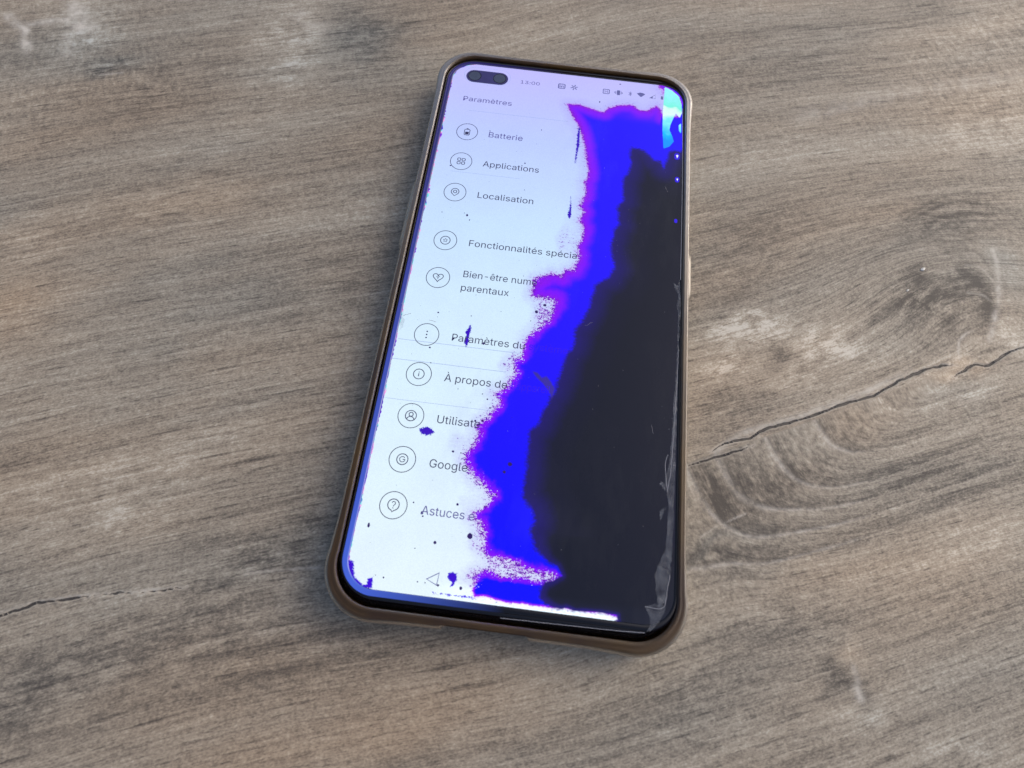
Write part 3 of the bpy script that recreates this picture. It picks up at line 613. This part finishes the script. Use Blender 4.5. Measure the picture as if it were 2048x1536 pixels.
# ---- text
import os
_fp = os.path.join(bpy.utils.system_resource('DATAFILES'), "fonts", "Inter.woff2")      # the sans serif that ships with Blender
UI_FONT = None
try:
    if os.path.exists(_fp): UI_FONT = bpy.data.fonts.load(_fp)
except Exception:
    UI_FONT = None
def text_mesh(s, width, name, mat, x, y, z, parent, thin=-0.004, size_guess=3.4):
    cu = bpy.data.curves.new(name, 'FONT'); cu.body = s
    if UI_FONT: cu.font = UI_FONT
    cu.size = 1.0; cu.offset = thin; cu.resolution_u = 3
    ob = bpy.data.objects.new(name, cu); COL.objects.link(ob)
    dg = bpy.context.evaluated_depsgraph_get()
    me = bpy.data.meshes.new_from_object(ob.evaluated_get(dg))
    bpy.data.objects.remove(ob); bpy.data.curves.remove(cu)
    n = len(me.vertices); co = np.empty(n * 3, np.float32); me.vertices.foreach_get('co', co); co = co.reshape(-1, 3)
    x0, x1 = co[:, 0].min(), co[:, 0].max()
    k = width / (x1 - x0)
    ky = size_guess if size_guess else k
    co[:, 0] = (co[:, 0] - x0) * k + x; co[:, 1] = co[:, 1] * ky + y; co[:, 2] = z
    me.vertices.foreach_set('co', (co * MM).ravel()); me.update()
    me.materials.clear(); me.materials.append(mat)
    o = bpy.data.objects.new(name, me); COL.objects.link(o); o.parent = parent
    return o
for (s, x0, y0, x1, y1, w) in TRACE['texts']:
    mat = M_text if w else M_text_faint
    size = 3.75; thin = 0.0
    if s == "Paramètres": size = 3.5
    if s == "13:00": size = 2.5
    if s in ("Paramètres", "13:00", "Batterie", "Astuces e"): mat = M_text_top
    text_mesh(s, x1 - x0, "menu_text", mat, x0, (y0 + y1) / 2, HD + 0.03 if w else HD + 0.025, phone, thin, size)

# ---- menu icons
ZI = HD + 0.03
def circ(cx, cy, r, n=40, a0=0, a1=360):
    full = abs(a1 - a0) >= 360
    return [(cx + r * math.cos(math.radians(a)), cy + r * math.sin(math.radians(a))) for a in np.linspace(a0, a1, n, endpoint=not full)]
def rr(cx, cy, w, h, r, n=4):
    pts = []
    for sx, sy, a0 in ((1, -1, -90), (1, 1, 0), (-1, 1, 90), (-1, -1, 180)):
        for k in range(n + 1):
            a = math.radians(a0 + 90 * k / n); pts.append((cx + sx * (w / 2 - r) + r * math.cos(a), cy + sy * (h / 2 - r) + r * math.sin(a)))
    return pts
def symbol(kind, cx, cy):
    F = Flat(); w = 0.2
    if kind == 'battery':
        F.line(rr(cx, cy - .15, 1.5, 2.1, .3), w, ZI, True); F.line([(cx - .3, cy + 1.12), (cx + .3, cy + 1.12)], .26, ZI)
        F.fill([(cx - .5, cy - .95), (cx + .5, cy - .95), (cx + .5, cy), (cx - .5, cy)], ZI)
    elif kind == 'apps':
        for sx in (-.62, .62):
            for sy in (-.62, .62): F.line(rr(cx + sx, cy + sy, .86, .86, .25), w, ZI, True)
    elif kind == 'pin':
        pts = circ(cx, cy + .2, 1.05, 24, -40, 220); F.line(pts + [(cx, cy - 1.25)], w, ZI, True); F.line(circ(cx, cy + .2, .45, 20), w, ZI, True)
    elif kind == 'star':
        F.line(circ(cx, cy, 1.25, 32), w, ZI, True)
        F.line([(cx + (0.62 if i % 2 == 0 else .3) * math.sin(i * math.pi / 5), cy + (0.62 if i % 2 == 0 else .3) * math.cos(i * math.pi / 5)) for i in range(10)], .16, ZI, True)
    elif kind == 'heart':
        pts = []
        for i in range(40):
            t = 2 * math.pi * i / 40
            pts.append((cx + 1.3 * math.sin(t) ** 3, cy + .1 + (1.05 * math.cos(t) - .42 * math.cos(2 * t) - .16 * math.cos(3 * t) - .08 * math.cos(4 * t))))
        F.line(pts, w, ZI, True)
        for r in (.75, .38): F.line(circ(cx, cy - .35, r, 10, 50, 130), .15, ZI)
        F.fill([p[:2] for p in disc_verts(cx, cy - .32, .13, .13, 0, 10)], ZI)
    elif kind == 'dots':
        for k in (-.85, 0, .85): F.fill([p[:2] for p in disc_verts(cx, cy + k, .2, .2, 0, 12)], ZI)
    elif kind == 'info':
        F.line(circ(cx, cy, 1.27, 32), w, ZI, True); F.line([(cx, cy - .6), (cx, cy + .18)], w, ZI); F.fill([p[:2] for p in disc_verts(cx, cy + .5, .13, .13, 0, 10)], ZI)
    elif kind == 'user':
        F.line(circ(cx, cy, 1.27, 32), w, ZI, True); F.line(circ(cx, cy + .33, .48, 20), w, ZI, True); F.line(circ(cx, cy - 1.05, .85, 14, 12, 168), w, ZI)
    elif kind == 'g':
        F.line(circ(cx, cy, 1.25, 32), w, ZI, True)
        F.line(circ(cx, cy, .62, 20, 40, 360) + [(cx + .05, cy)], .17, ZI)
    elif kind == 'help':
        F.line(circ(cx, cy + .1, 1.25, 32, -75, 255) + [(cx - .05, cy - 1.5)], w, ZI, True)
        F.line(circ(cx, cy + .42, .38, 12, 170, -45) + [(cx, cy - .1), (cx, cy - .3)], .17, ZI); F.fill([p[:2] for p in disc_verts(cx, cy - .62, .13, .13, 0, 10)], ZI)
    return F
kinds = ['battery', 'apps', 'pin', 'star', 'heart', 'dots', 'info', 'user', 'g', 'help']
for kd, (cx, cy) in zip(kinds, TRACE['icons']):
    ic = Flat().line(circ(cx, cy, 2.98, 64), 0.17, ZI, True).build("menu_icon", M_text, phone)
    symbol(kd, cx, cy).build("icon_symbol", M_text, ic)
Flat().line(TRACE['back'], 0.3, ZI, True).build("back_arrow", M_badge, phone)
for i, dv in enumerate(TRACE['dividers']):
    (x0, y0), (x1, y1) = dv; yy = (y0 + y1) / 2
    Flat().line([(x0, yy), (x1, yy)], 0.12 if i < 3 else .09, HD + 0.015, False).build("menu_divider", M_rule, phone)

# ---- status bar symbols
S = TRACE['status']; ZS = HD + .03
sy0 = S[0][1]
f = Flat(); (cx, cy) = S[0]
f.line(rr(cx, cy, 1.9, 1.7, .25), .3, ZS, True).line([(cx - .5, cy - .5), (cx - .5, cy + .15)], .25, ZS).line([(cx - .05, cy - .5), (cx - .05, cy + .2), (cx + .4, cy + .2), (cx + .5, cy - .5)], .25, ZS)
f.fill([(cx - .62, cy + .3), (cx - .38, cy + .3), (cx - .38, cy + .52), (cx - .62, cy + .52)], ZS)
f.build("status_icon", M_badge, phone)
f = Flat(); (cx, cy) = S[1]
for k in range(6):
    a = math.radians(60 * k + 15); f.line([(cx + .2 * math.cos(a), cy + .2 * math.sin(a)), (cx + 1.1 * math.cos(a), cy + 1.1 * math.sin(a))], .28, ZS)
f.build("status_icon", M_badge, phone)
f = Flat(); (cx, cy) = S[2]
f.line(rr(cx, cy, 1.8, 1.7, .2), .26, ZS, True).line([(cx - .4, cy + .45), (cx - .4, cy - .4), (cx + .4, cy + .4), (cx + .4, cy - .45)], .26, ZS); f.build("status_icon", M_badge, phone)
f = Flat(); (cx, cy) = S[3]
f.fill(rr(cx, cy, .95, 1.9, .2), ZS)
for sx in (-1, 1): f.line([(cx + sx * .8, cy - .6), (cx + sx * .8, cy + .6)], .18, ZS).line([(cx + sx * 1.15, cy - .3), (cx + sx * 1.15, cy + .3)], .18, ZS)
f.build("status_icon", M_badge, phone)
f = Flat(); (cx, cy) = S[4]
f.line([(cx - .45, cy + .45), (cx + .4, cy - .4), (cx, cy - .85), (cx, cy + .85), (cx + .4, cy + .4), (cx - .45, cy - .45)], .18, ZS); f.build("status_icon", M_badge, phone)
f = Flat(); (cx, cy) = S[5]
f.fill([(cx, cy - .9)] + circ(cx, cy - .9, 1.8, 12, 45, 135), ZS); f.build("status_icon", M_badge, phone)
f = Flat(); (cx, cy) = S[6]
f.line([(cx - .9, cy - .7), (cx + .85, cy - .7), (cx + .85, cy + .9)], .16, ZS, True).fill([(cx - .9, cy - .7), (cx + .1, cy - .7), (cx + .1, cy + .25)], ZS + .002); f.build("status_icon", M_badge, phone)
f = Flat(); (cx, cy) = S[7]
f.fill(rr(cx, cy, .7, 1.3, .15), ZS); f.build("status_icon", M_badge, phone)

# ---- ink spots in the lit area
rs = random.Random(4)
F = Flat()
for (cx, cy, r, asp) in TRACE['spots']:
    k = 11
    F.fill([(cx + r * rs.uniform(.82, 1.15) * math.cos(2 * math.pi * i / k), cy + r * asp * rs.uniform(.82, 1.15) * math.sin(2 * math.pi * i / k)) for i in range(k)], HD + .02)
for i in range(90):
    cx, cy = rs.uniform(2, 34), rs.uniform(-146, -6)
    r = rs.uniform(.03, .07)
    F.fill([(cx + r * math.cos(a), cy + r * 1.3 * math.sin(a)) for a in (0, 1.2, 2.5, 3.8, 5.1)], HD + .02)
o = F.build("ink_spots", M_spot, phone); o['kind'] = 'stuff'
# ---- dust and lint lying on the glass
F = Flat()
for i in range(130):
    cx, cy, r = rs.uniform(2, 68), rs.uniform(-150, -1), rs.uniform(.03, .075)
    F.fill([(cx + r * rs.uniform(.7, 1.3) * math.cos(a), cy + r * rs.uniform(.7, 1.3) * math.sin(a)) for a in (0, 1.2, 2.5, 3.8, 5.1)], HD + .05)
for i in range(3):
    cx, cy, a = rs.uniform(36, 66), rs.uniform(-145, -30), rs.uniform(0, 6.28); pts = []
    for k in range(7): pts.append((cx, cy)); a += rs.uniform(-.5, .5); cx += .35 * math.cos(a); cy += .35 * math.sin(a)
    F.line(pts, .035, HD + .05)
_n = NT("grey_dust"); _n.bsdf(Base_Color=srgb(150, 150, 160), Roughness=.9)
o = F.build("dust", _n.m, phone); o['kind'] = 'stuff'
# ---- lit droplets in the black at the right edge
for i, (cx, cy) in enumerate(TRACE['drops']):
    r = (1.0, .8, .55)[i]
    h = Flat().fill(rr(cx, cy, r * 1.5, r * 2.4, r * .7), HD + .02).build("lit_droplet", M_halo, phone)
    if i < 2:
        k = (.55, .38)[i]
        Flat().fill([(cx - k * .5, cy + k * .7), (cx + k * .2, cy + k * 1.1), (cx + k * .8, cy + k * .5), (cx + k * .4, cy - k * .2), (cx + k * .1, cy - k * 1.3), (cx - k * .2, cy - k * .1)][::-1], HD + .035).build("lit_core", M_white, h)

# ---- splinters of the cover film along the right edge
def chip_material():
    N = NT("splintered_glass"); O = N.obj()
    n = N.noise(O, 420, 4, .65); n2 = N.noise(N.vmul(O, (1, .25, 1)), 900, 2)
    b = N.bsdf(Base_Color=N.mix(n, srgb(108, 112, 128), srgb(150, 158, 168)), Roughness=.3, Normal=N.bump(n, .6, .0003), **{'Specular IOR Level': .6})
    tp = N.t.nodes.new("ShaderNodeBsdfTransparent"); mx = N.t.nodes.new("ShaderNodeMixShader")
    N.t.links.new(N.mapr(N.m2('ADD', n, N.m2('MULTIPLY', n2, .5)), .5, 1.05, .04, .38), mx.inputs[0])
    N.t.links.new(tp.outputs[0], mx.inputs[1]); N.t.links.new(b.outputs[0], mx.inputs[2]); N.t.links.new(mx.outputs[0], N.out.inputs[0])
    return N.m
M_chip = chip_material()
def chip(pts, seed, name="glass_splinter"):
    r = random.Random(seed); P = ragged(pts + [pts[0]], .12, seed, .9)[:-1]
    me_v = [(p[0], p[1], HD + .05) for p in P] + [(p[0] + .03, p[1], HD + .13 + r.uniform(0, .1)) for p in P]
    n = len(P); fs = [tuple(range(n, 2 * n))] + [(i, (i + 1) % n, n + (i + 1) % n, n + i) for i in range(n)]
    bm = bmesh.new(); vv = [bm.verts.new([c * MM for c in v]) for v in me_v]
    for q in fs: bm.faces.new([vv[i] for i in q])
    bmesh.ops.triangulate(bm, faces=bm.faces[:])
    me = bpy.data.meshes.new(name); bm.to_mesh(me); bm.free(); me.materials.append(M_chip)
    o = bpy.data.objects.new(name, me); COL.objects.link(o); o.parent = phone
for i, c in enumerate(TRACE['chips']): chip(c, i + 3)
M_crack = print_material("crack_line", (0.0, 0.0, 0.0), 0.0)
_n = NT("crack_line_pale"); _n.bsdf(Base_Color=srgb(135, 138, 150), Roughness=.4); M_crack = _n.m
for i, c in enumerate(TRACE['cracks']):
    P = ragged(smooth_line(c, 3), .07 if i not in (5, 7) else .01, i + 40, .8)
    Flat().line(P, .1 if i != 5 else .16, HD + .04 if i not in (7,) else HD + .01).build("glass_crack", M_crack, phone)

# ------------------------------------------------------------------ the case
CASE = thing("phone_case", "soft yellowed see-through phone case wrapped round the broken phone", "phone case", (0, 0, 0))
bottom_extra = lambda ny: 1.6 * max(0, -ny)
prof = [(0.75, HD - 0.6), (0.62, HD + .25), (0.8, HD + .62), (1.15, HD + .84), (1.5, HD + .52), (1.85, HD + .74), (2.2, HD + .4), (2.5, HD - .3), (2.62, HD - 2), (2.66, 4.6), (2.5, 2.2), (2.0, .8), (1.0, .1), (-1.2, 0.0), (-1.2, .9), (1.0, 1.15), (1.45, 2.4), (1.5, 5.5), (1.4, HD - 1.4), (1.0, HD - 1.0)]
def case_warp(px, py, nx, ny, o, z, j):
    outer = 4 <= j <= 13
    cc = min(math.dist((px, py), c) for c in ((GX0 + 3, GY0 + 3), (GX1 - 3, GY0 + 3), (GX0 + 3, GY1 - 3), (GX1 - 3, GY1 - 3)))
    bul = .75 * math.exp(-(cc / 9.5) ** 2)
    if o > 0: o = o + bottom_extra(ny) * (1.0 if j >= 3 and j <= 13 else .75)
    if outer and 6 <= j <= 12: o += bul
    # charging port and speaker openings in the bottom wall
    if ny < -.9:
        def gap(a, b): return np.clip(min(px - a, b - px) / .8, 0, 1)
        g = max(gap(21.5, 39.5), .0)
        if 6 <= j <= 12: o -= 2.3 * g * (1 if z < HD - .5 else .35)
    return o, z
cpath = rrect(GX0, GX1, GY0, GY1, GR, 18, 60, 100)
sweep("shell", cpath, prof, M_case, CASE, closed=True, warp=case_warp)
def button(x, y0, y1, sgn):
    vs, fs = [], []
    n = 14
    for k in range(n + 1):
        t = k / n; y = y0 + (y1 - y0) * t; b = 1.0 * min(1, min(t, 1 - t) * 9) ** .5
        for (o, z) in ((-.3, HD - .1), (b * .7, HD - .35), (b, HD - 1.2), (b, HD - 3.6), (b * .7, HD - 4.4), (-.3, HD - 4.8)):
            vs.append((x + sgn * o, y, z))
    for k in range(n):
        for j in range(5):
            a = k * 6 + j; f_ = (a, a + 6, a + 7, a + 1); fs.append(f_ if sgn > 0 else f_[::-1])
    mesh_obj("button_cover", vs, fs, M_case, CASE, True)
button(GX0 - 2.3, -68, -45, -1)
button(GX1 + 2.3, -72.5, -58.5, 1)

# ------------------------------------------------------------------ crumbs on the table
M_crumb = plain("white_crumb_surface", (0.75, 0.74, 0.7), 0.6)
for i, (cx, cy) in enumerate(TRACE['crumbs']):
    bm = bmesh.new(); bmesh.ops.create_icosphere(bm, subdivisions=2, radius=(.62, .38)[i] * MM)
    r = random.Random(i)
    for v in bm.verts: v.co = Vector((v.co.x * 1.25, v.co.y * .7, v.co.z * .5)) * r.uniform(.8, 1.15)
    me = bpy.data.meshes.new("crumb"); bm.to_mesh(me); bm.free(); me.materials.append(M_crumb)
    o = bpy.data.objects.new("crumb", me); COL.objects.link(o); o.location = (cx * MM, cy * MM, .12 * MM); o.rotation_euler.z = .7
    o['label'] = ("larger white crumb on the table between the phone and the knot", "smaller white crumb on the table, nearer the phone")[i]
    o['category'] = "crumb"; o['group'] = "white crumbs on the table"
